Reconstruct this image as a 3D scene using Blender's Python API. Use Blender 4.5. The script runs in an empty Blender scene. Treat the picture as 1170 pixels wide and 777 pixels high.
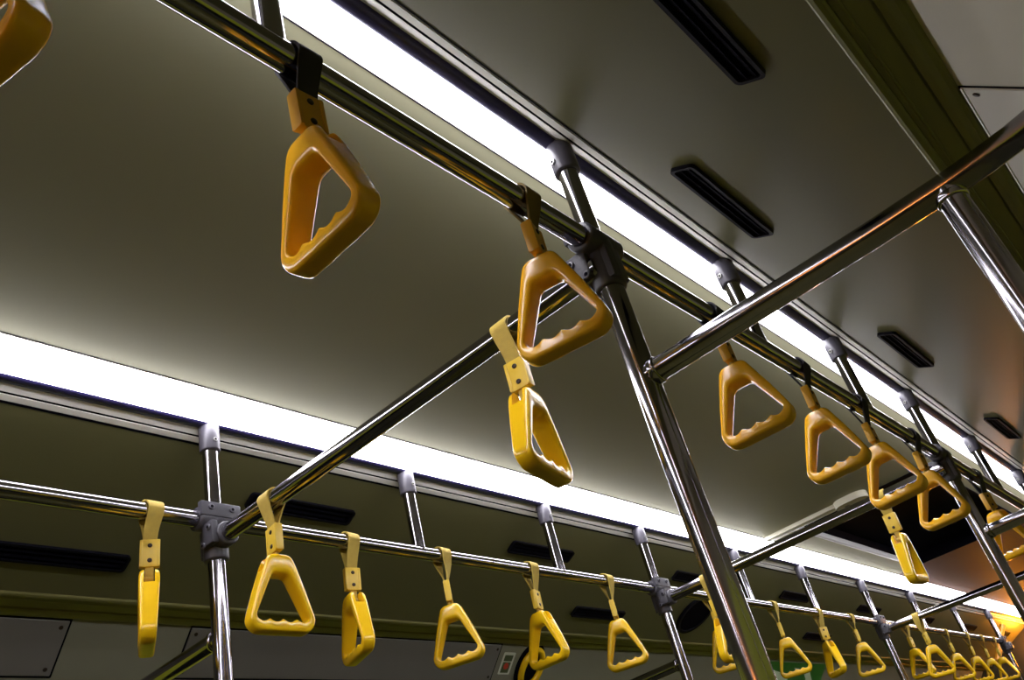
import bpy, bmesh, math, random
from mathutils import Matrix, Vector
random.seed(7)
C = bpy.context.scene.collection
PI = math.pi
EYE = 1.2                      # camera height; all z below are measured from the camera and lifted by EYE
XC = -0.8007                   # centre line of the bus
XR, ZR = -0.3846, 0.6785       # near grab rail
XL, ZL = -1.2180, 0.6750       # far grab rail
ZB = 0.639                     # cross bars
ZP = 0.478                     # partition bars
S = 0.68
Y0, Y1 = -2.6, 7.10            # bus ends
YR = 4.30                      # brown rear section starts here

# ------------------------------------------------------------------ materials
def mat(name, col, rough=.5, metal=0., noise=0., nscale=30., spec=.5, bump=0., bscale=200., coat=0., sss=0., emit=None, estr=0., stretch=None):
    m = bpy.data.materials.new(name); m.use_nodes = True
    nt = m.node_tree; b = nt.nodes['Principled BSDF']
    b.inputs['Base Color'].default_value = (*col, 1)
    b.inputs['Roughness'].default_value = rough
    b.inputs['Metallic'].default_value = metal
    b.inputs['Specular IOR Level'].default_value = spec
    b.inputs['Coat Weight'].default_value = coat
    b.inputs['Coat Roughness'].default_value = .1
    if sss: b.inputs['Subsurface Weight'].default_value = sss; b.inputs['Subsurface Radius'].default_value = (.01, .006, .002)
    if emit:
        b.inputs['Emission Color'].default_value = (*emit, 1); b.inputs['Emission Strength'].default_value = estr
    tc = nt.nodes.new('ShaderNodeTexCoord')
    src = tc.outputs['Object']
    if stretch:
        mp = nt.nodes.new('ShaderNodeMapping'); mp.inputs['Scale'].default_value = stretch
        nt.links.new(src, mp.inputs['Vector']); src = mp.outputs['Vector']
    if noise:
        n = nt.nodes.new('ShaderNodeTexNoise'); n.inputs['Scale'].default_value = nscale; n.inputs['Detail'].default_value = 4
        nt.links.new(src, n.inputs['Vector'])
        mr = nt.nodes.new('ShaderNodeMapRange'); mr.inputs['To Min'].default_value = 1-noise; mr.inputs['To Max'].default_value = 1+noise
        nt.links.new(n.outputs['Fac'], mr.inputs['Value'])
        mx = nt.nodes.new('ShaderNodeMix'); mx.data_type = 'RGBA'; mx.blend_type = 'MULTIPLY'; mx.inputs['Factor'].default_value = 1
        mx.inputs['A'].default_value = (*col, 1)
        nt.links.new(mr.outputs['Result'], mx.inputs['B'])
        nt.links.new(mx.outputs['Result'], b.inputs['Base Color'])
        mr2 = nt.nodes.new('ShaderNodeMapRange'); mr2.inputs['To Min'].default_value = max(0, rough-.06); mr2.inputs['To Max'].default_value = rough+.06
        nt.links.new(n.outputs['Fac'], mr2.inputs['Value']); nt.links.new(mr2.outputs['Result'], b.inputs['Roughness'])
    if bump:
        n2 = nt.nodes.new('ShaderNodeTexNoise'); n2.inputs['Scale'].default_value = bscale
        nt.links.new(src, n2.inputs['Vector'])
        bp = nt.nodes.new('ShaderNodeBump'); bp.inputs['Strength'].default_value = bump; bp.inputs['Distance'].default_value = .001
        nt.links.new(n2.outputs['Fac'], bp.inputs['Height']); nt.links.new(bp.outputs['Normal'], b.inputs['Normal'])
    return m
M = dict(
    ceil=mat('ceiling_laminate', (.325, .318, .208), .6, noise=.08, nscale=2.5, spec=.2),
    lip=mat('white_lip', (.50, .49, .44), .5, noise=.05),
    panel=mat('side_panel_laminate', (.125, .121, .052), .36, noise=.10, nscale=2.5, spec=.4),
    wall=mat('wall_laminate', (.19, .19, .135), .42, noise=.12, nscale=4, spec=.4),
    wallr=mat('wall_laminate_lit', (.47, .44, .345), .42, noise=.12, nscale=4, spec=.4),  # same laminate on the right, stronger light there put into its colour
    rear=mat('rear_laminate_brown', (.13, .054, .024), .6, noise=.1, nscale=3, spec=.2),
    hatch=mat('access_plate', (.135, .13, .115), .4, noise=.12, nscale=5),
    hatchr=mat('access_plate_lit', (.52, .50, .44), .4, noise=.12, nscale=5),  # right-hand copy of the plate, lightened to carry the light on that side
    trim=mat('dark_housing', (.026, .021, .085), .35, noise=.1, nscale=20),
    alu=mat('grey_extrusion', (.80, .79, .72), .4, metal=.1, noise=.05, nscale=40),
    mould=mat('olive_moulding', (.17, .165, .05), .45, metal=.1, noise=.15, nscale=15, stretch=(8, 1, 8)),
    chrome=mat('polished_steel', (.37, .355, .395), .12, metal=1., noise=.04, nscale=60, stretch=(1, 1, 1)),
    amber=mat('yellow_plastic_dim_lit', (.88, .455, .010), .24, spec=.5, noise=.05, nscale=25, coat=.25, sss=.04),  # same yellow plastic, amber tone of weaker light put into the colour
    yellow=mat('yellow_plastic', (.84, .52, .006), .24, spec=.5, noise=.05, nscale=25, coat=.25, sss=.04),
    sleeveamber=mat('yellow_sleeve_dim_lit', (.62, .33, .02), .38, noise=.10, nscale=60),  # yellow sleeve with the near rail's weaker light put into its colour
    sleeve=mat('yellow_sleeve', (.70, .48, .04), .38, noise=.10, nscale=60),
    web=mat('yellow_webbing', (.50, .36, .06), .75, noise=.15, nscale=120, bump=.4, bscale=900),
    webolive=mat('olive_webbing', (.16, .11, .02), .8, noise=.15, nscale=120, bump=.4, bscale=900),
    webdark=mat('black_webbing', (.014, .013, .02), .75, noise=.15, nscale=120, bump=.4, bscale=900),
    rivet=mat('dark_rivet', (.035, .025, .02), .4, metal=.7),
    cast=mat('grey_cast_fitting', (.055, .054, .068), .45, noise=.2, nscale=70, bump=.3, bscale=250),
    cap=mat('grey_cap_plastic', (.072, .069, .088), .42, noise=.08, nscale=60),
    black=mat('black_plastic', (.003, .003, .007), .6, noise=.1, nscale=40, spec=.12),
    matt=mat('matt_black', (.003, .003, .006), .9, spec=.04),
    cream=mat('cream_plastic', (.55, .53, .40), .4, noise=.06, nscale=30),
    white=mat('white_rim', (.85, .85, .87), .35),
    floor=mat('olive_vinyl_floor', (.075, .075, .003), .6, noise=.15, nscale=8),
    seatwall=mat('yellow_green_wall', (.44, .50, .025), .5, noise=.1, nscale=5),
    endwall=mat('dark_end_wall', (.05, .05, .03), .5, noise=.1, nscale=5),
    glass=mat('night_window_glass', (.008, .010, .012), .06, spec=.6),
    light=mat('light_diffuser', (.9, .9, .9), .4, emit=(.96, .93, 1.0), estr=20.0),
    sticker=mat('white_sticker', (.55, .58, .48), .5),
    stickdark=mat('sticker_green', (.06, .08, .03), .5),
    stickred=mat('sticker_red', (.45, .04, .02), .5),
    green=mat('green_poster', (.03, .17, .02), .35, noise=.3, nscale=6),
    pale=mat('pale_poster_print', (.50, .62, .42), .4),
    orange=mat('orange_lamp_lens', (.8, .3, .02), .3, emit=(1., .33, .02), estr=170.0),
    orangesoft=mat('soft_orange_lens', (.7, .3, .05), .35, emit=(1., .34, .07), estr=15.0),
    orangebar=mat('orange_lit_bar', (.75, .30, .01), .35),  # orange lamplight falling on the bar is put into its base colour
    steel=mat('screw_steel', (.5, .5, .5), .3, metal=1.),
)

# ------------------------------------------------------------------ helpers
def link_mesh(name, bm, m, parent=None, smooth=True, angle=40):
    me = bpy.data.meshes.new(name)
    bmesh.ops.recalc_face_normals(bm, faces=bm.faces[:])
    bm.to_mesh(me); bm.free()
    mats = m if isinstance(m, (list, tuple)) else [m]
    for k in mats: me.materials.append(k)
    if smooth:
        for p in me.polygons: p.use_smooth = True
        me.set_sharp_from_angle(angle=math.radians(angle))
    o = bpy.data.objects.new(name, me); C.objects.link(o)
    if parent: o.parent = parent
    return o
def tag(o, label, cat, group=None):
    o['label'] = label; o['category'] = cat
    if group: o['group'] = group
    return o
def thing(name, label, cat, loc, group=None, rot=None):
    e = bpy.data.objects.new(name, None); C.objects.link(e); e.empty_display_size = .02
    e.location = loc
    if rot is not None: e.rotation_euler = rot
    return tag(e, label, cat, group)
def struct(name, bm, m, smooth=False):
    o = link_mesh(name, bm, m, None, smooth); o['kind'] = 'structure'; return o
def V(x, y, z): return Vector((x, y, z+EYE))

def add_cyl(bm, p, q, r, seg=24, r2=None, bev=0.):
    p, q = Vector(p), Vector(q); d = q-p; L = d.length
    prof = [(0, r), (L, r if r2 is None else r2)]
    if bev: prof = [(0, r-bev), (bev*.35, r-bev*.3), (bev, r), (L-bev, (r2 or r)), (L-bev*.35, (r2 or r)-bev*.3), (L, (r2 or r)-bev)]
    rot = d.to_track_quat('Z', 'Y').to_matrix()
    rings = []
    for h, rr in prof:
        rings.append([bm.verts.new(p+rot @ Vector((rr*math.cos(2*PI*i/seg), rr*math.sin(2*PI*i/seg), h))) for i in range(seg)])
    for a, b in zip(rings, rings[1:]):
        for i in range(seg): bm.faces.new((a[i], a[(i+1) % seg], b[(i+1) % seg], b[i]))
    bm.faces.new(rings[0][::-1]); bm.faces.new(rings[-1])
def add_tube(bm, pts, r, seg=24):
    pts = [Vector(p) for p in pts]; rings = []
    up = None
    for i, p in enumerate(pts):
        t = (pts[min(i+1, len(pts)-1)]-pts[max(i-1, 0)]).normalized()
        if up is None: up = t.orthogonal().normalized()
        up = (up-t*up.dot(t)).normalized(); s = t.cross(up)
        rings.append([bm.verts.new(p+up*r*math.cos(2*PI*k/seg)+s*r*math.sin(2*PI*k/seg)) for k in range(seg)])
    for a, b in zip(rings, rings[1:]):
        for k in range(seg): bm.faces.new((a[k], a[(k+1) % seg], b[(k+1) % seg], b[k]))
    bm.faces.new(rings[0][::-1]); bm.faces.new(rings[-1])
def add_box(bm, c, sx, sy, sz, rot=None, bev=0.):
    g = bmesh.ops.create_cube(bm, size=1.0); vs = g['verts']
    for v in vs: v.co = Vector((v.co.x*sx, v.co.y*sy, v.co.z*sz))
    if bev:
        es = list({e for v in vs for e in v.link_edges})
        r = bmesh.ops.bevel(bm, geom=es, offset=bev, segments=2, affect='EDGES', profile=.6)
        vs = list({v for f in r['faces'] for v in f.verts} | {v for v in vs if v.is_valid})
        seen = set(vs); st = list(vs)
        while st:
            v = st.pop()
            for e in v.link_edges:
                w = e.other_vert(v)
                if w not in seen: seen.add(w); st.append(w)
        vs = list(seen)
    for v in vs:
        v.co = (rot @ v.co if rot is not None else v.co)+Vector(c)
def extrude_y(bm, poly, y0, y1):
    """closed polygon in (x, z), solid along the bus"""
    a = [bm.verts.new((x, y0, z)) for x, z in poly]; b = [bm.verts.new((x, y1, z)) for x, z in poly]
    n = len(poly)
    for i in range(n): bm.faces.new((a[i], a[(i+1) % n], b[(i+1) % n], b[i]))
    bm.faces.new(a); bm.faces.new(b[::-1])
def prof(side, pts):            # (offset from centre line, z from camera) -> world (x, z)
    return [(XC+side*o, z+EYE) for o, z in pts]
def rounded_rect(w, h, r, n=5):
    out = []
    for cx, cy, a0 in ((w/2-r, h/2-r, 0), (-w/2+r, h/2-r, 90), (-w/2+r, -h/2+r, 180), (w/2-r, -h/2+r, 270)):
        for i in range(n+1):
            a = math.radians(a0+90*i/n); out.append((cx+r*math.cos(a), cy+r*math.sin(a)))
    return out
def add_plate(bm, outline, z0, z1, frame, inner=None, bev=0.):
    """prism of a 2-D outline (u, v) between heights z0..z1 along the frame's normal; optional hole outline with as many points"""
    o, U, W, N = frame
    P = lambda u, v, h: o+U*u+W*v+N*h
    n = len(outline)
    if inner is None:
        a = [bm.verts.new(P(u, v, z0)) for u, v in outline]
        b = [bm.verts.new(P(u, v, z1-bev)) for u, v in outline]
        for i in range(n): bm.faces.new((a[i], a[(i+1) % n], b[(i+1) % n], b[i]))
        if bev:
            k = [bm.verts.new(P(u*(1-bev/max(abs(u), .004)) if abs(u) > bev else u, v*(1-bev/max(abs(v), .004)) if abs(v) > bev else v, z1)) for u, v in outline]
            for i in range(n): bm.faces.new((b[i], b[(i+1) % n], k[(i+1) % n], k[i]))
            b = k
        bm.faces.new(a[::-1]); bm.faces.new(b)
    else:
        r = [[bm.verts.new(P(u, v, h)) for u, v in ol] for ol, h in ((outline, z0), (outline, z1), (inner, z1), (inner, z0))]
        for k in range(4):
            A, B = r[k], r[(k+1) % 4]
            for i in range(n): bm.faces.new((A[i], A[(i+1) % n], B[(i+1) % n], B[i]))

# ------------------------------------------------------------------ the shell
LIP = (.3412, .8885)
HX0, HX1, HY0, HY1 = -1.040, -.561, 2.99, 4.28       # roof hatch opening
xa, xb = XC-LIP[0], XC+LIP[0]; zc = LIP[1]+EYE
bm = bmesh.new()
def slab(x0, x1, y0, y1, z0=zc, z1=zc+.012):
    add_box(bm, ((x0+x1)/2, (y0+y1)/2, (z0+z1)/2), x1-x0, y1-y0, z1-z0)
slab(xa, xb, Y0, HY0); slab(xa, xb, HY1, YR); slab(xa, HX0, HY0, HY1); slab(HX1, xb, HY0, HY1)
struct('ceiling', bm, M['ceil'])
bm = bmesh.new(); slab(xa, xb, YR, Y1); struct('ceiling_rear', bm, M['rear'])
for side, nm in ((-1, 'left'), (1, 'right')):
    # sloped ceiling panel from the lights down to the moulding
    bm = bmesh.new()
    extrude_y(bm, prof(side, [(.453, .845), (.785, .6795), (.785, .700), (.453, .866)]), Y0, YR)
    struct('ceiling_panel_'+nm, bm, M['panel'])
    bm = bmesh.new()
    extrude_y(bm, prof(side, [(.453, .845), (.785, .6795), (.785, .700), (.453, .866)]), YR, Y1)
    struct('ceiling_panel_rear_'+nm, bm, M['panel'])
    # slanted wall panel above the windows
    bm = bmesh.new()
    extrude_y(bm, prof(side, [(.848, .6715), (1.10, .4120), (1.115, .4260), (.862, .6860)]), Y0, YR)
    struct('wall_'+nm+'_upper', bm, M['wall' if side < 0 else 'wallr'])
    bm = bmesh.new()
    extrude_y(bm, prof(side, [(.848, .6715), (1.10, .4120), (1.115, .4260), (.862, .6860)]), YR, Y1)
    struct('wall_'+nm+'_rear_upper', bm, M['wall'])
    bm = bmesh.new()
    extrude_y(bm, prof(side, [(1.10, .412), (1.10, .12), (1.13, .12), (1.13, .43)]), Y0, Y1)
    struct('wall_'+nm, bm, M['seatwall'])
    bm = bmesh.new()
    extrude_y(bm, prof(side, [(1.10, -.35), (1.10, -1.2), (1.13, -1.2), (1.13, -.35)]), Y0, Y1)
    struct('wall_'+nm+'_lower', bm, M['endwall'])
    bm = bmesh.new()
    extrude_y(bm, prof(side, [(1.112, .12), (1.112, -.35), (1.118, -.35), (1.118, .12)]), Y0, Y1)
    struct('window_1' if side < 0 else 'window_2', bm, M['glass'])
    # grey extrusion with a groove beside the dark light housing
    bm = bmesh.new()
    extrude_y(bm, prof(side, [(.4243, .8586), (.4365, .8520), (.4365, .8545), (.4405, .8525), (.4405, .8500), (.4505, .8455), (.4505, .8475), (.4535, .8465), (.4535, .872), (.4243, .880)]), Y0, Y1)
    struct('trim_%d' % (1 if side < 0 else 2), bm, M['alu'])
    bm = bmesh.new()
    extrude_y(bm, prof(side, [(.4366, .8528), (.4404, .8509), (.4404, .8530), (.4366, .8550)]), Y0, Y1)
    extrude_y(bm, prof(side, [(.4528, .8446), (.4550, .8432), (.4550, .8500), (.4528, .8500)]), Y0, Y1)
    struct('trim_%d' % (9 if side < 0 else 10), bm, M['matt'])
    # ridged moulding between sloped panel and wall panel
    pts = [(.777, .6842)]
    pts += [(.779, .6795), (.783, .6772), (.788, .6772), (.7915, .6790), (.7925, .6812), (.799, .6790), (.800, .6775), (.802, .6775), (.803, .6785),
            (.8235, .6745), (.8235, .6780), (.8265, .6775), (.8265, .6720), (.834, .6690), (.842, .6670), (.8475, .6672), (.8505, .6690), (.852, .6740), (.852, .700), (.777, .705)]
    bm = bmesh.new(); extrude_y(bm, prof(side, pts), Y0, Y1)
    struct('trim_%d' % (3 if side < 0 else 4), bm, M['mould'])
    # white fascia between the light and the ceiling lip, then a thin dark joint
    bm = bmesh.new()
    extrude_y(bm, prof(side, [(.3500, .8965), (.3452, .8875), (.3440, .8868), (.3430, .8880), (.3430, .9050), (.3500, .9050)]), Y0, Y1)
    struct('trim_%d' % (5 if side < 0 else 6), bm, M['lip'])
    bm = bmesh.new()
    extrude_y(bm, prof(side, [(.3432, .8884), (.3410, .8884), (.3410, .9050), (.3432, .9050)]), Y0, Y1)
    struct('trim_%d' % (7 if side < 0 else 8), bm, M['trim'])
bm = bmesh.new(); add_box(bm, (XC, (Y0+Y1)/2, -.01), 2.26, Y1-Y0, .02); struct('floor', bm, M['floor'])
bm = bmesh.new(); add_box(bm, (XC, Y1+.02, 1.06), 2.26, .04, 2.12); struct('wall_rear', bm, M['endwall'])
bm = bmesh.new(); add_box(bm, (XC, Y0-.02, 1.06), 2.26, .04, 2.12); struct('wall_front', bm, M['endwall'])

# ------------------------------------------------------------------ light strips
def light_strip(side, label):
    t = thing('light_strip', label, 'ceiling light', (XC+side*.39, 2.2, .86+EYE), 'long white ceiling lights')
    inv = Vector((-(XC+side*.39), -2.2, -(.86+EYE)))
    # diffuser, slightly bowed
    a, b = Vector((.4025, .8612)), Vector((.3475, .8955)); n = Vector((-.54, -.84))
    pts = []
    for i in range(17):
        u = (i/16)**1.5; p = a.lerp(b, u)+n*(.0115*math.sin(PI*u**.5)); pts.append((p.x, p.y))
    back = [(.3475, .905), (.4025, .8722)]
    bm = bmesh.new(); extrude_y(bm, prof(side, pts+back), Y0, Y1)
    bmesh.ops.translate(bm, verts=bm.verts[:], vec=inv)
    link_mesh('diffuser', bm, M['light'], t, angle=30)
    bm = bmesh.new(); extrude_y(bm, prof(side, [(.4022, .8600), (.4060, .8575), (.4200, .8568), (.4243, .8590), (.4243, .880), (.4022, .8745)]), Y0, Y1)
    bmesh.ops.translate(bm, verts=bm.verts[:], vec=inv)
    link_mesh('housing', bm, M['trim'], t)['label'] = 'dark housing edge'
light_strip(1, 'long white ceiling light strip above the near rail, running to the upper left')
light_strip(-1, 'long white ceiling light strip above the far rail, across the lower half')

# ------------------------------------------------------------------ tubes
RT = .0143
HY = [v*S for v in (1.2136, 1.9227, 2.6307, 3.2846, 4.1398, 4.9257, 5.841, 6.7725, 7.742, 8.7965)]
HYR = [v*S for v in (.5107, 1.2325, 1.9201, 2.6291, 3.3148, 4.1407, 4.9859)]
def tube_obj(name, pts, r, label, cat, group=None, m='chrome', parent=None):
    o0 = Vector(pts[0]); bm = bmesh.new(); add_tube(bm, [Vector(p)-o0 for p in pts], r, 32)
    o = link_mesh(name, bm, M[m], parent); o.location = o0
    if label: tag(o, label, cat, group)
    return o
tube_obj('grab_rail', [V(XR, Y0+.03, ZR), V(XR, 6.4, ZR)], RT, 'long polished steel rail overhead, running from the top left down to the right edge', 'handrail')
tube_obj('grab_rail', [V(XL, Y0+.03, ZL), V(XL, 6.0, ZL)], RT, 'long polished steel rail along the bottom, below the far light strip', 'handrail')
cb = 'steel cross bars between the two long rails'
for y, lab in ((HY[0], 'steel cross bar carrying two handles, running up from the far rail pole at lower left'),
               (HY[3], 'steel cross bar passing behind the big pole, beside the dark roof hatch'),
               (HY[6], 'steel cross bar at the lower right crossing the end of the far light strip')):
    tube_obj('cross_bar', [V(XL, y, ZB), V(XR, y, ZB)], .0150, lab, 'handrail', cb)
poles = [(XL, HY[0], ZL, 'upright steel pole at the lower left, under the clamp with the first cross bar'),
         (XL, HY[3], ZL, 'upright steel pole just left of the big pole, with a green-lit bar behind it'),
         (XL, HY[6], ZL, 'upright steel pole between two groups of small handles at the lower right'),
         (XL, HY[9], ZL, 'farthest thin steel pole at the end of the far rail, before orange light'),
         (XR, HYR[1], ZR, 'thick steel pole slanting through the middle of the view to the bottom edge'),
         (XR, HYR[4], ZR, 'steel pole at the right edge, in front of the dark roof hatch')]
for x, y, z, lab in poles:
    tube_obj('grab_pole', [Vector((x, y, 0)), V(x, y, z-.02)], .0160 if x > -1 else .0145, lab, 'pole', 'upright steel poles')

# clamps where poles, rails and cross bars meet
def clamp(x, y, z, barsign, label):
    t = thing('tube_clamp', label, 'pipe clamp', V(x, y, z), 'cast tube clamps at the poles')
    bm = bmesh.new()
    add_cyl(bm, (0, -.036, 0), (0, .036, 0), .0205, 24, bev=.003)          # around the rail
    add_cyl(bm, (0, 0, .002), (0, 0, -.072), .0205, 24, bev=.003)          # down to the pole
    add_cyl(bm, (0, 0, ZB-z), (barsign*.040, 0, ZB-z), .0205, 24, bev=.003)  # towards the cross bar
    link_mesh('body', bm, M['cast'], t)
    bm = bmesh.new()
    s = barsign
    add_box(bm, (s*.017, 0, .012), .012, .076, .026, bev=.003)
    add_box(bm, (s*.020, -.023, -.034), .030, .012, .040, bev=.003)
    add_box(bm, (-s*.012, 0, -.040), .016, .034, .050, bev=.003)
    link_mesh('flange', bm, M['cast'], t)
    for p, d in (((s*.022, -.020, .014), (s, 0, 0)), ((s*.022, .020, .014), (s, 0, 0)), ((s*.027, -.028, -.026), (0, -1, 0)), ((s*.010, -.028, -.052), (0, -1, 0))):
        bm = bmesh.new(); p = Vector(p); d = Vector(d)
        add_cyl(bm, p, p+d*.004, .0052, 16, bev=.001)
        sc = link_mesh('bolt', bm, M['cap'], t)
        bm = bmesh.new(); add_cyl(bm, p+d*.0035, p+d*.0046, .0026, 12)
        link_mesh('socket', bm, M['matt'], sc)
for x, y, z, s, lab in ((XL, HY[0], ZL, 1, 'grey cast clamp at lower left where pole, rail and first cross bar meet'),
                        (XL, HY[3], ZL, 1, 'grey cast clamp on the far rail left of the big pole'),
                        (XL, HY[6], ZL, 1, 'grey cast clamp on the far rail at lower right, by the crossing bar'),
                        (XL, HY[9], ZL, 1, 'small dark clamp at the far end of the lower rail, beside orange light'),
                        (XR, HYR[1], ZR, -1, 'dark cast clamp at the top of the thick central pole'),
                        (XR, HYR[4], ZR, -1, 'dark cast clamp on the near rail at the right edge, among yellow handles')):
    clamp(x, y, z, s, lab)

# hangers from the rails up to the light housings
ZT = .8605
def hanger(x, y, z, label, flare):
    t = thing('rail_hanger', label, 'rail bracket', V(x, y, z), 'short hangers from the rails to the ceiling')
    up = ZT-z
    bm = bmesh.new(); add_cyl(bm, (0, 0, 0), (0, 0, up-.02), .0135, 28)
    link_mesh('tube', bm, M['chrome'], t)
    bm = bmesh.new(); add_cyl(bm, (0, 0, up-.052), (0, 0, up+.002), .0180, 28, bev=.0025)
    c = link_mesh('cap', bm, M['cap'], t)
    bm = bmesh.new(); add_cyl(bm, (-.006 if flare else .0165, -.0172 if flare else 0, up-.034), (-.0068 if flare else .0192, -.0194 if flare else 0, up-.034), .0042, 14)
    sc = link_mesh('screw', bm, M['steel'], c)
    bm = bmesh.new(); add_cyl(bm, (-.0068 if flare else .0190, -.0192 if flare else 0, up-.034), (-.0070 if flare else .0196, -.0200 if flare else 0, up-.034), .0019, 10)
    link_mesh('slot', bm, M['matt'], sc)
far = ['hanger bracket above the lower left pole, with pale grey cap', 'hanger bracket right of the first cross bar, with a pale cap',
       'hanger bracket in front of a black vent, above the middle of the far rail', 'hanger bracket above the clamp left of the thick central pole',
       'hanger bracket half hidden right behind the thick central pole', 'first full hanger bracket right of the thick central pole on the far rail',
       'hanger bracket rising from the clamp at lower right on the far rail', 'hanger bracket just above the cross bar handle at lower right',
       'hanger bracket seen below the lower right cross bar, on brown wall', 'last hanger bracket on the far rail, before the orange lit wall']
for i, y in enumerate(HY): hanger(XL, y, ZL, far[i], False)
near = ['hanger bracket cut by the top edge, above the black strap handle', 'hanger bracket above the big dark clamp of the thick central pole',
        'hanger bracket crossed by the slanting partition bar', 'second hanger bracket past the central pole on the near rail, beside a small vent',
        'hanger bracket above the right edge clamp on the near rail', 'hanger bracket on the near rail just past the right edge clamp',
        'last hanger bracket of the near rail, at the right edge']
for i, y in enumerate(HYR): hanger(XR, y, ZR, near[i], True)

# partition bars at shoulder height
def partition(pts, post, label, postlab=None):
    o0 = Vector(pts[0]); t = thing('partition_rail', label, 'handrail', o0, 'lower partition bars at the poles')
    bm = bmesh.new(); add_tube(bm, [Vector(p)-o0 for p in pts], .0143, 32); link_mesh('bar', bm, M['chrome'], t)
    d = (Vector(pts[1])-o0).normalized()
    bm = bmesh.new(); add_cyl(bm, d*.012, d*.022, .0165, 28, bev=.002); link_mesh('weld_collar', bm, M['chrome'], t)
    if post is not None:
        p = Vector(post)-o0; bm = bmesh.new(); add_cyl(bm, p, Vector((p.x, p.y, -o0.z)), .0135, 28); link_mesh('post', bm, M['chrome'], t)
        bm = bmesh.new(); add_cyl(bm, p+Vector((0, 0, -.010)), p+Vector((0, 0, -.019)), .0155, 28, bev=.002); link_mesh('weld_collar', bm, M['chrome'], t)
y2 = HYR[1]
partition([V(XR, y2, ZP), V(-.1, y2, ZP+.001), V(-.02, y2, ZP+.003), V(.02, y2, .4835), V(.05, y2, .4865), V(.09, y2, .493), V(.14, y2, .50), V(.29, y2, .503)],
          V(-.018, y2, ZP+.003), 'steel partition bar slanting up to the right edge from the thick central pole')
y5 = HYR[4]
partition([V(XR, y5, ZP-.004), V(-.1, y5, ZP), V(.29, y5, ZP)], V(-.018, y5, ZP), 'short bright bar end at the right edge, in front of a yellow handle')
partition([V(XL, HY[0], ZP-.001), V(-1.5, HY[0], ZP-.004), V(-1.82, HY[0], ZP-.004)], None, 'dark lower bar behind the bottom of the lower left pole')
partition([V(XL, HY[3], ZP-.010), V(-1.5, HY[3], ZP-.012), V(-1.82, HY[3], ZP-.012)], None, 'pale lower bar at the bottom edge left of the thick central pole')

# ------------------------------------------------------------------ hanging handles
N_RING, N_SEC = 176, 16
def fillet(poly, radii, n=10):
    out = []
    k = len(poly)
    for i in range(k):
        p0, p, p1 = Vector(poly[i-1]), Vector(poly[i]), Vector(poly[(i+1) % k])
        a, b = (p0-p).normalized(), (p1-p).normalized()
        ang = a.angle(b); r = radii[i]; dd = r/math.tan(ang/2)
        cen = p+(a+b).normalized()*(r/math.sin(ang/2))
        s, e = p+a*dd-cen, p+b*dd-cen
        a0 = math.atan2(s.y, s.x); a1 = math.atan2(e.y, e.x); da = (a1-a0+PI) % (2*PI)-PI
        for j in range(n+1):
            t = a0+da*j/n; out.append((cen.x+r*math.cos(t), cen.y+r*math.sin(t)))
    return out
def raycast(poly, c, th):
    d = Vector((math.cos(th), math.sin(th))); best = None
    for i in range(len(poly)):
        a, b = Vector(poly[i])-c, Vector(poly[(i+1) % len(poly)])-c
        e = b-a; den = d.x*e.y-d.y*e.x
        if abs(den) < 1e-12: continue
        t = (a.x*e.y-a.y*e.x)/den; u = (a.x*d.y-a.y*d.x)/den
        if -1e-6 <= u <= 1+1e-6 and t > 0 and (best is None or t > best): best = t
    return c+d*best
def handle_mesh():
    outer = fillet([(-.0185, .0125), (.0185, .0125), (.0395, -.045), (.0595, -.1085), (-.0595, -.1085), (-.0395, -.045)], [.0135, .0135, .20, .0195, .0195, .20])
    inner = fillet([(-.0140, -.0200), (.0140, -.0200), (.0462, -.0932), (-.0462, -.0932)], [.0100, .0100, .0085, .0085])
    cen = Vector((0, -.060)); hd = .0154
    bm = bmesh.new(); rings = []
    for i in range(N_RING):
        th = 2*PI*i/N_RING+PI/2
        o, n = raycast(outer, cen, th), raycast(inner, cen, th)
        if n.y < -.089 and abs(n.x) < .041:
            w = min(1, (.041-abs(n.x))/.006)
            n = n+Vector((0, 1))*(.0048*(1-abs(math.sin(PI*(n.x+.0420)/.021)))*w)
        c = (o+n)/2; r = (o-n)/2; ring = []
        for k in range(N_SEC):
            a = 2*PI*(k+.5)/N_SEC; ca, sa = math.cos(a), math.sin(a); e = 2/4.4
            u = math.copysign(abs(ca)**e, ca); v = math.copysign(abs(sa)**e, sa)
            p = c+r*u; tp = min(1, max(0, (-.012-p.y)/.090)); ring.append(bm.verts.new((p.x, (hd-.0040*tp)*v, p.y)))
        rings.append(ring)
    for i in range(N_RING):
        a, b = rings[i], rings[(i+1) % N_RING]
        for k in range(N_SEC): bm.faces.new((a[k], a[(k+1) % N_SEC], b[(k+1) % N_SEC], b[k]))
    o = link_mesh('handle', bm, M['yellow'], None)
    bm = bmesh.new(); add_box(bm, (0, 0, .0250), .080, .0158, .075)
    cut = link_mesh('cutter', bm, M['yellow'], None, smooth=False)
    md = o.modifiers.new('slot', 'BOOLEAN'); md.operation = 'DIFFERENCE'; md.object = cut; md.solver = 'EXACT'
    dg = bpy.context.evaluated_depsgraph_get()
    me = bpy.data.meshes.new_from_object(o.evaluated_get(dg))
    me.name = 'handle'
    for p in me.polygons: p.use_smooth = True
    me.set_sharp_from_angle(angle=math.radians(42))
    bpy.data.objects.remove(o); bpy.data.objects.remove(cut)
    return me
def simple_mesh(fn, m, smooth=True, angle=40):
    bm = bmesh.new(); fn(bm); o = link_mesh('tmp', bm, m, None, smooth, angle); me = o.data; bpy.data.objects.remove(o); return me
HANDLE = handle_mesh(); HANDLE_A = HANDLE.copy(); HANDLE_A.materials[0] = M['amber']
PIN = simple_mesh(lambda b: add_cyl(b, (0, -.0150, 0), (0, .0150, 0), .0027, 14, bev=.0006), M['rivet'])
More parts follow.
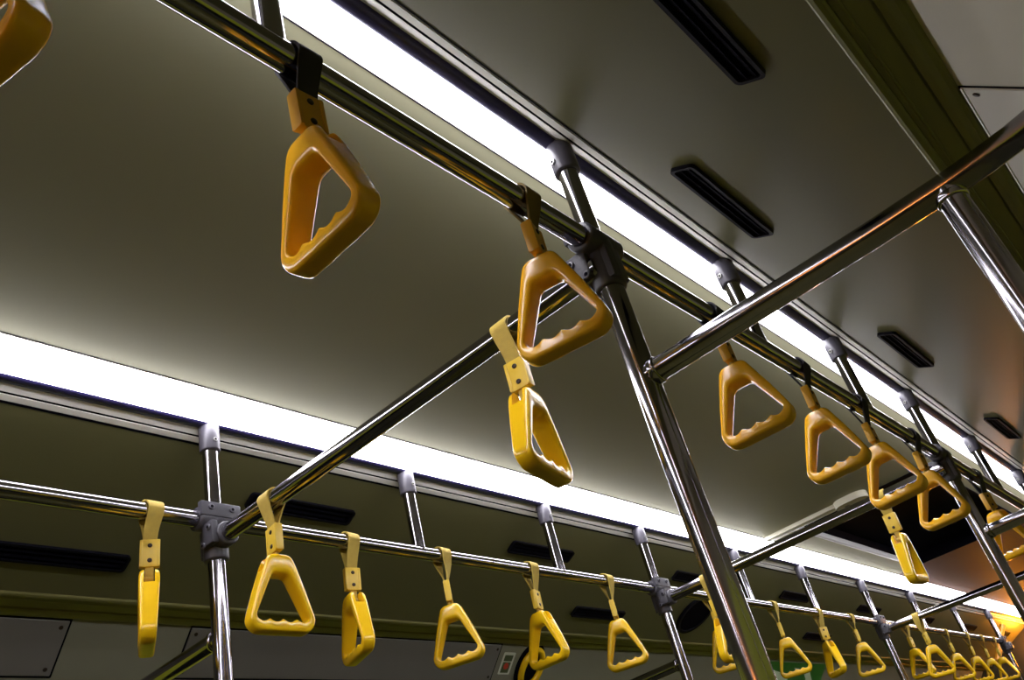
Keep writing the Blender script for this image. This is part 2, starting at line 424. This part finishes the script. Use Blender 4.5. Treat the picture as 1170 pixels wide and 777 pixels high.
def sleeve_bm(b):
    add_box(b, (0, 0, 0), .0115, .0300, .0450, bev=.0022)
    for s in (-1, 1):                      # raised side ribs of the moulded sleeve
        add_box(b, (0, s*.0128, 0), .0135, .0045, .0430, bev=.0014)
SLEEVE = simple_mesh(sleeve_bm, M['sleeve']); SLEEVE_A = SLEEVE.copy(); SLEEVE_A.materials[0] = M['sleeveamber']
RIV = simple_mesh(lambda b: add_cyl(b, (-.0072, 0, 0), (.0072, 0, 0), .0035, 14, bev=.0008), M['rivet'])
def tab_bm(b):
    add_box(b, (0, 0, 0), .0050, .0130, .034, bev=.0012)
    add_cyl(b, (0, -.0066, -.017), (0, .0066, -.017), .0052, 14)
TAB = simple_mesh(tab_bm, M['web'])

def strap_mesh(u, wdir, zs, m):
    """webbing looped over the rail (axis u) whose two legs meet at the sleeve top, where its width runs along wdir"""
    u = Vector(u); wdir = Vector(wdir)
    if u.dot(wdir) < 0: wdir = -wdir
    n0 = Vector((0, 0, 1)).cross(u).normalized(); n1 = Vector((0, 0, 1)).cross(wdir).normalized()
    R = RT+.0030; path = []
    def leg(sgn):
        L = []
        for i in range(13):
            t = i/12
            zz = zs-.004+(0-zs+.004)*t
            k = t*t*(3-2*t)
            w = (wdir*(1-k)+u*k).normalized(); n = (n1*(1-k)+n0*k).normalized()
            off = .0022+(R-.0022)*(t**1.15)
            L.append((Vector((0, 0, zz))+n*(off*sgn), w, n*sgn, .0105+.0025*k))
        return L
    a = leg(1)
    arc = []
    for i in range(1, 14):
        t = PI*i/14; nn = n0*math.cos(t)+Vector((0, 0, 1))*math.sin(t)
        arc.append((nn*R, u, nn, .0130+.0012*math.sin(t)))
    path = a+arc+leg(-1)[::-1]
    bm = bmesh.new(); rings = []
    for i, (p, w, n, hw) in enumerate(path):
        th = .0013
        rings.append([bm.verts.new(p+w*hw+n*th), bm.verts.new(p-w*hw+n*th), bm.verts.new(p-w*hw-n*th), bm.verts.new(p+w*hw-n*th)])
    for a_, b_ in zip(rings, rings[1:]):
        for k in range(4): bm.faces.new((a_[k], a_[(k+1) % 4], b_[(k+1) % 4], b_[k]))
    bm.faces.new(rings[0]); bm.faces.new(rings[-1][::-1])
    return bm
BARY = {'b1': HY[0], 'b3': HY[3], 'b4': HY[6]}
def hang(rail, s, a, b, g, L, web, label, group, gs=None):
    if rail == 'R': o, u = V(XR, s, ZR), (0, 1, 0)
    elif rail == 'L': o, u = V(XL, s, ZL), (0, 1, 0)
    else: o, u = V(s, BARY[rail], ZB), (1, 0, 0)
    t = thing('hanging_handle', label, 'bus grab handle', o, group)
    rot = Matrix.Rotation(math.radians(a), 4, 'Y') @ Matrix.Rotation(math.radians(b), 4, 'X')
    t.rotation_euler = rot.to_euler()
    G = math.radians(g); GS = math.radians(g if gs is None else gs); wd = (-math.sin(GS), math.cos(GS), 0)
    zs = -(L-.0625)
    st = link_mesh('strap', strap_mesh(u, wd, zs, None), M[web], t, angle=60)
    if web != 'web': st['label'] = 'black strap' if web == 'webdark' else 'dark olive strap'
    def part(name, me, z, parent, off=(0, 0)):
        p = bpy.data.objects.new(name, me); C.objects.link(p); p.parent = parent
        p.location = (0, 0, z)
        return p
    sl = part('sleeve', SLEEVE_A if rail == 'R' else SLEEVE, zs-.0215, t); sl.rotation_euler = (0, 0, GS)
    for dz in (.012, -.012): part('rivet', RIV, dz, sl)
    tb = part('tab', TAB, -L+.0165, t); tb.rotation_euler = (0, 0, G)
    h = part('handle', HANDLE_A if rail == 'R' else HANDLE, -L, t); h.rotation_euler = (0, 0, G)
    part('pin', PIN, 0, h)
    return t
GN, GF, GX = 'handles on the near overhead rail', 'handles on the far lower rail', 'handles on the cross bars'
for args in (
    ('R', .120, 0, 0, 12, .105, 'webdark', 'amber grab handle cut off by the upper left corner', GN),
    ('R', .3764, 1.2, 2.4, -2.2, .104, 'webdark', 'large amber grab handle on a black strap, alone against the ceiling at upper left', GN),
    ('R', .6931, -1, -2.3, 13.6, .104, 'webolive', 'large amber grab handle beside the dark clamp of the thick central pole', GN),
    ('b1', -.5426, -1.9, -2.7, 99.4, .111, 'web', 'yellow handle seen edge-on, hanging below the big amber handle at centre', GX),
    ('L', .7105, 3, -1, -28, .111, 'web', 'yellow handle seen edge-on at far lower left, left of the pole', GF),
    ('b1', -1.0612, -1.5, -2.7, 82.9, .108, 'web', 'yellow handle facing forward just right of the lower left pole', GX),
    ('L', 1.1177, .4, -3.6, -17.7, .117, 'web', 'yellow handle turned sideways on the far rail, second right of the lower left pole', GF),
    ('L', 1.3708, -1.1, -2.7, 24.8, .122, 'web', 'yellow handle on a thin twisted strap at the bottom centre, before plain dark wall', GF, 41),
    ('L', 1.6676, 1, -1.7, .3, .115, 'web', 'yellow handle at the bottom centre overlapping a yellow ring on the wall', GF, 16),
    ('L', 1.9796, -1, -3.7, 19.6, .118, 'web', 'yellow handle left of the pole with the pale bar, at bottom centre', GF, 30),
    ('b3', -1.0641, -.8, -2, 83.3, .116, 'web', 'yellow handle partly hidden by the thick central pole, front one of the pair', GX),
    ('L', 2.5184, 1.2, 0, 22.8, .112, 'web', 'yellow handle behind the thick central pole, rear one of the pair', GF),
    ('L', 2.9617, .7, -.5, 24.6, .122, 'web', 'orange-yellow handle just right of the thick central pole, before green poster', GF),
    ('L', 3.3378, 2.8, -3.3, -38.6, .116, 'web', 'yellow handle turned edge-on between two facing handles, over the green poster', GF),
    ('L', 3.6525, .2, -1.2, 30.4, .112, 'web', 'yellow handle just left of the lower right pole', GF),
    ('L', 4.297, 2.4, -1.2, -6, .111, 'web', 'yellow handle just right of the lower right pole, behind a larger handle', GF),
    ('b4', -1.0642, .1, -1, 32.7, .128, 'web', 'bright yellow handle hanging from the lower right cross bar', GX),
    ('L', 4.8792, .9, -.9, 30.9, .117, 'web', 'small yellow handle right behind the lower right cross bar handle', GF),
    ('L', 5.2377, 3.4, -.7, 32.9, .12, 'web', 'third from last small yellow handle on the far rail', GF),
    ('L', 5.5122, 3.6, -.3, 24.9, .123, 'web', 'second to last small yellow handle on the far rail', GF),
    ('L', 5.7655, 1.4, -.8, 5.9, .111, 'web', 'last small yellow handle at the far end, beside the end pole', GF),
    ('R', 1.1381, -2.1, -6.4, 7.6, .111, 'webdark', 'amber handle hanging right below the slanting partition bar', GN),
    ('R', 1.4516, -.2, -9, 3.8, .107, 'webdark', 'amber handle leftmost of the overlapping trio of handles at right', GN),
    ('R', 1.7258, -2.1, -14, 1.7, .118, 'webdark', 'amber handle in the middle of the overlapping trio at right, over a cross bar strap', GN),
    ('R', 2.0474, 1.8, -11, -5.4, .106, 'webdark', 'amber handle against the dark roof hatch at right, rightmost of the overlapping trio', GN),
    ('b3', -.5486, 2.9, 3.3, 89.3, .105, 'web', 'bright yellow handle seen edge-on in front of the dark roof hatch', GX),
    ('R', 2.5506, .2, 3.6, -23.3, .113, 'webdark', 'yellow handle behind the short bar end at the right edge', GN),
): hang(*args)

# ------------------------------------------------------------------ vents, hatches, speaker, poster and signs on the side panels
def frame_on(side, o0, z0, slope, off, y):
    """frame on a panel: U along the bus, W down the slope, N into the bus"""
    z = z0+slope*(off-o0)
    U = Vector((0, 1, 0)); W = Vector((side, 0, slope)).normalized(); N = Vector((side*slope, 0, -1)).normalized()
    return (V(XC+side*off, y, z), U, W, N)
def on_panel(side, off, y): return frame_on(side, .453, .845, -.4985, off, y)
def on_wall(side, off, y): return frame_on(side, .848, .6715, -1.0298, off, y)
def local(fr):
    o, U, W, N = fr
    return (Vector((0, 0, 0)), U, W, N)
def vent(side, off, y0, length, label):
    fr = on_panel(side, off, y0+length/2); f = local(fr)
    t = thing('air_vent', label, 'air vent', fr[0], 'black slot vents in the sloped ceiling')
    bm = bmesh.new(); add_plate(bm, rounded_rect(length, .038, .008), -.004, .006, f, inner=rounded_rect(length-.010, .028, .005))
    link_mesh('frame', bm, M['black'], t)
    bm = bmesh.new(); add_plate(bm, rounded_rect(length-.009, .029, .005), -.004, .0012, f)
    link_mesh('grille', bm, M['matt'], t)
    for k in (-1, 1):
        bm = bmesh.new(); c = f[2]*(k*.006)+f[3]*.0028
        rot = Matrix((f[1], f[2], f[3])).transposed() @ Matrix.Rotation(math.radians(25), 3, 'X')
        add_box(bm, c, length-.012, .0075, .0012, rot=rot)
        link_mesh('louvre', bm, M['matt'], t, smooth=False)
vl = ['black slot vent behind the first cross bar handle, lower left', 'black slot vent behind a hanger bracket above the bottom centre handles',
      'black slot vent left of the thick central pole, above the front handle of the pair', 'black slot vent right of the thick central pole, upper row',
      'black slot vent upper row, above the lower right pole', 'upper row black vent past the lower right pole', 'second to last small dark vent in the orange light at far right',
      'last small dark vent in the orange light at far right']
for lab, y in zip(vl, (.985, 1.775, 2.59, 3.39, 4.19, 4.99, 5.81, 6.60)): vent(-1, .539, y, .262, lab)
for lab, y in (('long black slot vent at the left edge, left of the edge-on handle', .565), ('black slot vent behind the strap of the handle left of the pale bar pole', 2.215), ('black slot vent in the lower row right of the thick central pole', 3.87)):
    vent(-1, .702, y, .262, lab)
for lab, y in (('black slot vent above the slanting partition bar, on the right ceiling slope', .968), ('small black slot vent above the right part of the near light strip', 1.785), ('small dark vent at the right edge above the near light strip', 2.59)):
    vent(1, .522, y, .262, lab)
vent(1, .684, .560, .262, 'large black slot vent cut by the top edge at upper right')

def access_panel(side, y0, y1, label):
    fr = on_wall(side, .891, (y0+y1)/2); f = local(fr); w = y1-y0
    t = thing('access_panel', label, 'access panel', fr[0], 'screwed access panels above the windows')
    bm = bmesh.new(); add_plate(bm, rounded_rect(w+.008, .117, .003), -.004, .0004, f); link_mesh('gap', bm, M['matt'], t, smooth=False)
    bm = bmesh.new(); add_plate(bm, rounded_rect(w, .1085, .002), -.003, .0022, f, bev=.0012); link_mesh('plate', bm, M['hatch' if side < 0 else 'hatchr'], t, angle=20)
    if side > 0:
        bm = bmesh.new(); c = f[2]*-.0545+f[3]*.0010; rot = Matrix((f[1], f[2], f[3])).transposed()
        add_box(bm, c, w, .0022, .004, rot=rot); link_mesh('edge_strip', bm, M['white'], t, smooth=False)
    for su in (-1, 1):
        for sv in (-1, 1):
            p = f[1]*(su*(w/2-.013))+f[2]*(sv*.041)
            bm = bmesh.new(); add_cyl(bm, p+f[3]*.001, p+f[3]*.0035, .0042, 14, bev=.0008); link_mesh('screw', bm, M['rivet'], t)
access_panel(-1, -.19, .797, 'grey access panel with a dark gap in the bottom left corner')
access_panel(-1, 1.053, 2.040, 'dark access panel behind the bottom handles, between the lower left pole and the small sign')
access_panel(1, .985, 1.970, 'grey access panel with a pale edge in the upper right corner')

# speaker
fr = on_panel(-1, .662, 2.885); f = local(fr)
t = thing('speaker', 'round black speaker grille right of the clamp with the pale bar pole', 'speaker', fr[0])
def disc(r, n=36): return [(r*math.cos(2*PI*i/n), r*math.sin(2*PI*i/n)) for i in range(n)]
bm = bmesh.new(); add_plate(bm, disc(.085), -.003, .010, f, inner=disc(.073)); link_mesh('rim', bm, M['black'], t)
bm = bmesh.new(); add_plate(bm, disc(.074), -.003, .006, f); link_mesh('grille', bm, M['matt'], t)
# small sign
fr = on_wall(-1, .891, 2.089); f = local(fr)
t = thing('warning_sign', 'tiny white sign with dark print and red dot beside the yellow ring', 'sign', fr[0])
bm = bmesh.new(); add_plate(bm, rounded_rect(.050, .066, .003), -.001, .0015, f); link_mesh('board', bm, M['sticker'], t, smooth=False)
for (u, v, w, h, m) in ((-.001, -.016, .036, .018, 'stickdark'), (-.001, .012, .034, .032, 'stickdark')):
    o2 = (f[0]+f[1]*u+f[2]*v, f[1], f[2], f[3])
    bm = bmesh.new(); add_plate(bm, rounded_rect(w, h, .002), .0012, .0020, o2); link_mesh('print', bm, M[m], t, smooth=False)
o2 = (f[0]+f[1]*-.001+f[2]*.008, f[1], f[2], f[3])
bm = bmesh.new(); add_plate(bm, disc(.010, 20), .0018, .0026, o2); link_mesh('red_dot', bm, M['stickred'], t, smooth=False)
# yellow ring handle on the wall
fr = on_wall(-1, .896, 2.195); f = local(fr)
t = thing('emergency_ring', 'yellow ring handle on the wall beside the small sign, behind a hanging handle', 'emergency handle', fr[0])
bm = bmesh.new(); add_plate(bm, [(u*1.0, v*1.25) for u, v in disc(.060)], -.003, .004, f); link_mesh('shadow_disc', bm, M['matt'], t)  # black disc stands in for the dark shadow around the ring
bm = bmesh.new(); rr = []
for i in range(48):
    a = 2*PI*i/48; c = f[1]*(.042*math.cos(a))+f[2]*(.056*math.sin(a)); d = (f[1]*math.cos(a)+f[2]*math.sin(a))
    rr.append([bm.verts.new(c+d*(.0095*math.cos(2*PI*k/12))+f[3]*(.0125+.0095*math.sin(2*PI*k/12))) for k in range(12)])
for i in range(48):
    for k in range(12): bm.faces.new((rr[i][k], rr[i][(k+1) % 12], rr[(i+1) % 48][(k+1) % 12], rr[(i+1) % 48][k]))
link_mesh('ring', bm, M['yellow'], t)
# green poster
fr = on_wall(-1, .915, 3.98); f = local(fr)
t = thing('advertising_sign', 'green poster with pale print on the wall right of the thick central pole', 'poster', fr[0])
bm = bmesh.new(); add_plate(bm, rounded_rect(.80, .165, .004), -.001, .0025, f); link_mesh('board', bm, M['green'], t, smooth=False)
for outl in ([(-.36, -.025), (-.16, -.047), (.02, -.027), (.06, .07), (-.36, .07)], [(.15, -.056), (.23, -.050), (.30, .0), (.32, .07), (.26, .07), (.22, -.01)], [(.06, -.060), (.12, -.056), (.13, -.040), (.09, -.042)]):
    bm = bmesh.new(); add_plate(bm, outl, .0022, .0032, f); link_mesh('pale_print', bm, M['pale'], t, smooth=False)

# ------------------------------------------------------------------ roof hatch
t = thing('roof_hatch', 'dark recessed roof hatch with a cream front edge, behind the right handles', 'roof hatch', V((HX0+HX1)/2, HY0, LIP[1]))
o0 = V((HX0+HX1)/2, HY0, LIP[1]); hw = (HX1-HX0)/2; hl = HY1-HY0
bm = bmesh.new()
add_box(bm, (0, hl/2, .050), 2*hw+.03, hl+.03, .01)
link_mesh('lid', bm, M['matt'], t, smooth=False)
bm = bmesh.new()
for c, sx, sy in (((hw, hl/2), .008, hl+.016), ((0, hl), 2*hw, .008), ((0, 0), 2*hw, .008)):
    add_box(bm, (c[0], c[1], .022), sx, sy, .050)
link_mesh('well', bm, M['matt'], t, smooth=False)
bm = bmesh.new(); add_box(bm, (-hw, hl/2, .001), .012, hl, .020, bev=.002)
link_mesh('side_rim', bm, M['white'], t)['label'] = 'white side rim'
bm = bmesh.new(); add_box(bm, (-hw+.004, hl/2, .030), .006, hl, .036); link_mesh('side_wall', bm, M['matt'], t, smooth=False)
bm = bmesh.new()
xs0, xs1 = xa-o0.x+.001, -.855-o0.x
rot = Matrix.Rotation(math.radians(-1.5), 3, 'Z')
add_box(bm, ((xs0+xs1)/2, -.033, -.006), xs1-xs0, .040, .016, bev=.005)
link_mesh('front_edge', bm, M['cream'], t)['label'] = 'cream front edge'
bm = bmesh.new()
F0 = (Vector((-.815-o0.x, -.040, 0)), Vector((1, 0, 0)), Vector((0, 1, 0)), Vector((0, 0, -1)))
add_plate(bm, [(u, v) for u, v in rounded_rect(.115, .075, .036, 8)], -.001, .022, F0, inner=[(u-.018, v) for u, v in rounded_rect(.022, .022, .0109, 8)])
lt = link_mesh('latch', bm, M['cream'], t)
bm = bmesh.new(); F1 = (F0[0]+Vector((-.018, 0, 0)), F0[1], F0[2], F0[3]); add_plate(bm, disc(.012, 20), -.001, .010, F1); link_mesh('hole', bm, M['rivet'], lt)

# ------------------------------------------------------------------ rear end: orange lamp and slanting orange-lit bar
for lx, hs, lab in ((-1.17, 1, 'orange lamp with an added light shield on the rear wall, lighting the end of the far rail'), (-.28, -1, 'orange lamp with an added light shield on the rear wall, past the end of the near rail')):
    t = thing('orange_lamp', lab, 'lamp', V(lx, Y1, .70), 'orange lamps on the rear wall')
    bm = bmesh.new(); add_box(bm, (0, -.011, 0), .20, .022, .12, bev=.005); link_mesh('base', bm, M['black'], t)
    bm = bmesh.new(); add_box(bm, (-.01*hs, -.034, 0), .15, .034, .080, bev=.012); link_mesh('lens', bm, M['orange'], t)
    bm = bmesh.new(); add_box(bm, (.094*hs, -.085, 0), .012, .150, .12); add_box(bm, (0, -.085, -.056), .20, .150, .008); link_mesh('light_shield', bm, M['black'], t, smooth=False)  # unseen plates added to keep lamp light off the centre ceiling
t = thing('wall_lamp', 'wide orange lamp behind the viewer, seen as an orange streak on the slanting bar', 'lamp', V(-.42, Y0, .50))
bm = bmesh.new(); add_box(bm, (0, .012, 0), .92, .024, .16, bev=.006); link_mesh('base', bm, M['black'], t)
bm = bmesh.new(); add_box(bm, (0, .034, 0), .88, .030, .12, bev=.010); link_mesh('lens', bm, M['orangesoft'], t)
tube_obj('grab_bar', [V(-1.33, 6.15, .60), V(-1.275, 6.3, .745), V(-1.25, 6.36, .80)], .017, 'orange-lit slanting bar beside the last pole at the far right', 'handrail', m='orangebar')

# ------------------------------------------------------------------ world, camera
w = bpy.data.worlds.new('night'); bpy.context.scene.world = w; w.use_nodes = True
w.node_tree.nodes['Background'].inputs['Color'].default_value = (.004, .004, .006, 1)
w.node_tree.nodes['Background'].inputs['Strength'].default_value = 1
R = [[0.7236446404864454, 0.6489913251683456, -0.2348375910102081], [-0.5135903065067217, 0.2790687048973857, -0.8113850226675541], [-0.46104601869832346, 0.7077647333705815, 0.5352622262399007]]
cam = bpy.data.cameras.new('camera'); co = bpy.data.objects.new('camera', cam); C.objects.link(co)
cx, cy, cz = Vector(R[0]), -Vector(R[1]), -Vector(R[2])
mw = Matrix((cx, cy, cz)).transposed().to_4x4(); mw.translation = (0, 0, EYE); co.matrix_world = mw
cam.sensor_width = 36; cam.lens = 36*1016.25/1170; cam.clip_start = .01
bpy.context.scene.camera = co
vs = bpy.context.scene.view_settings
vs.view_transform = 'Standard'; vs.look = 'None'; vs.gamma = 1; vs.use_curve_mapping = False; vs.exposure = 0.0
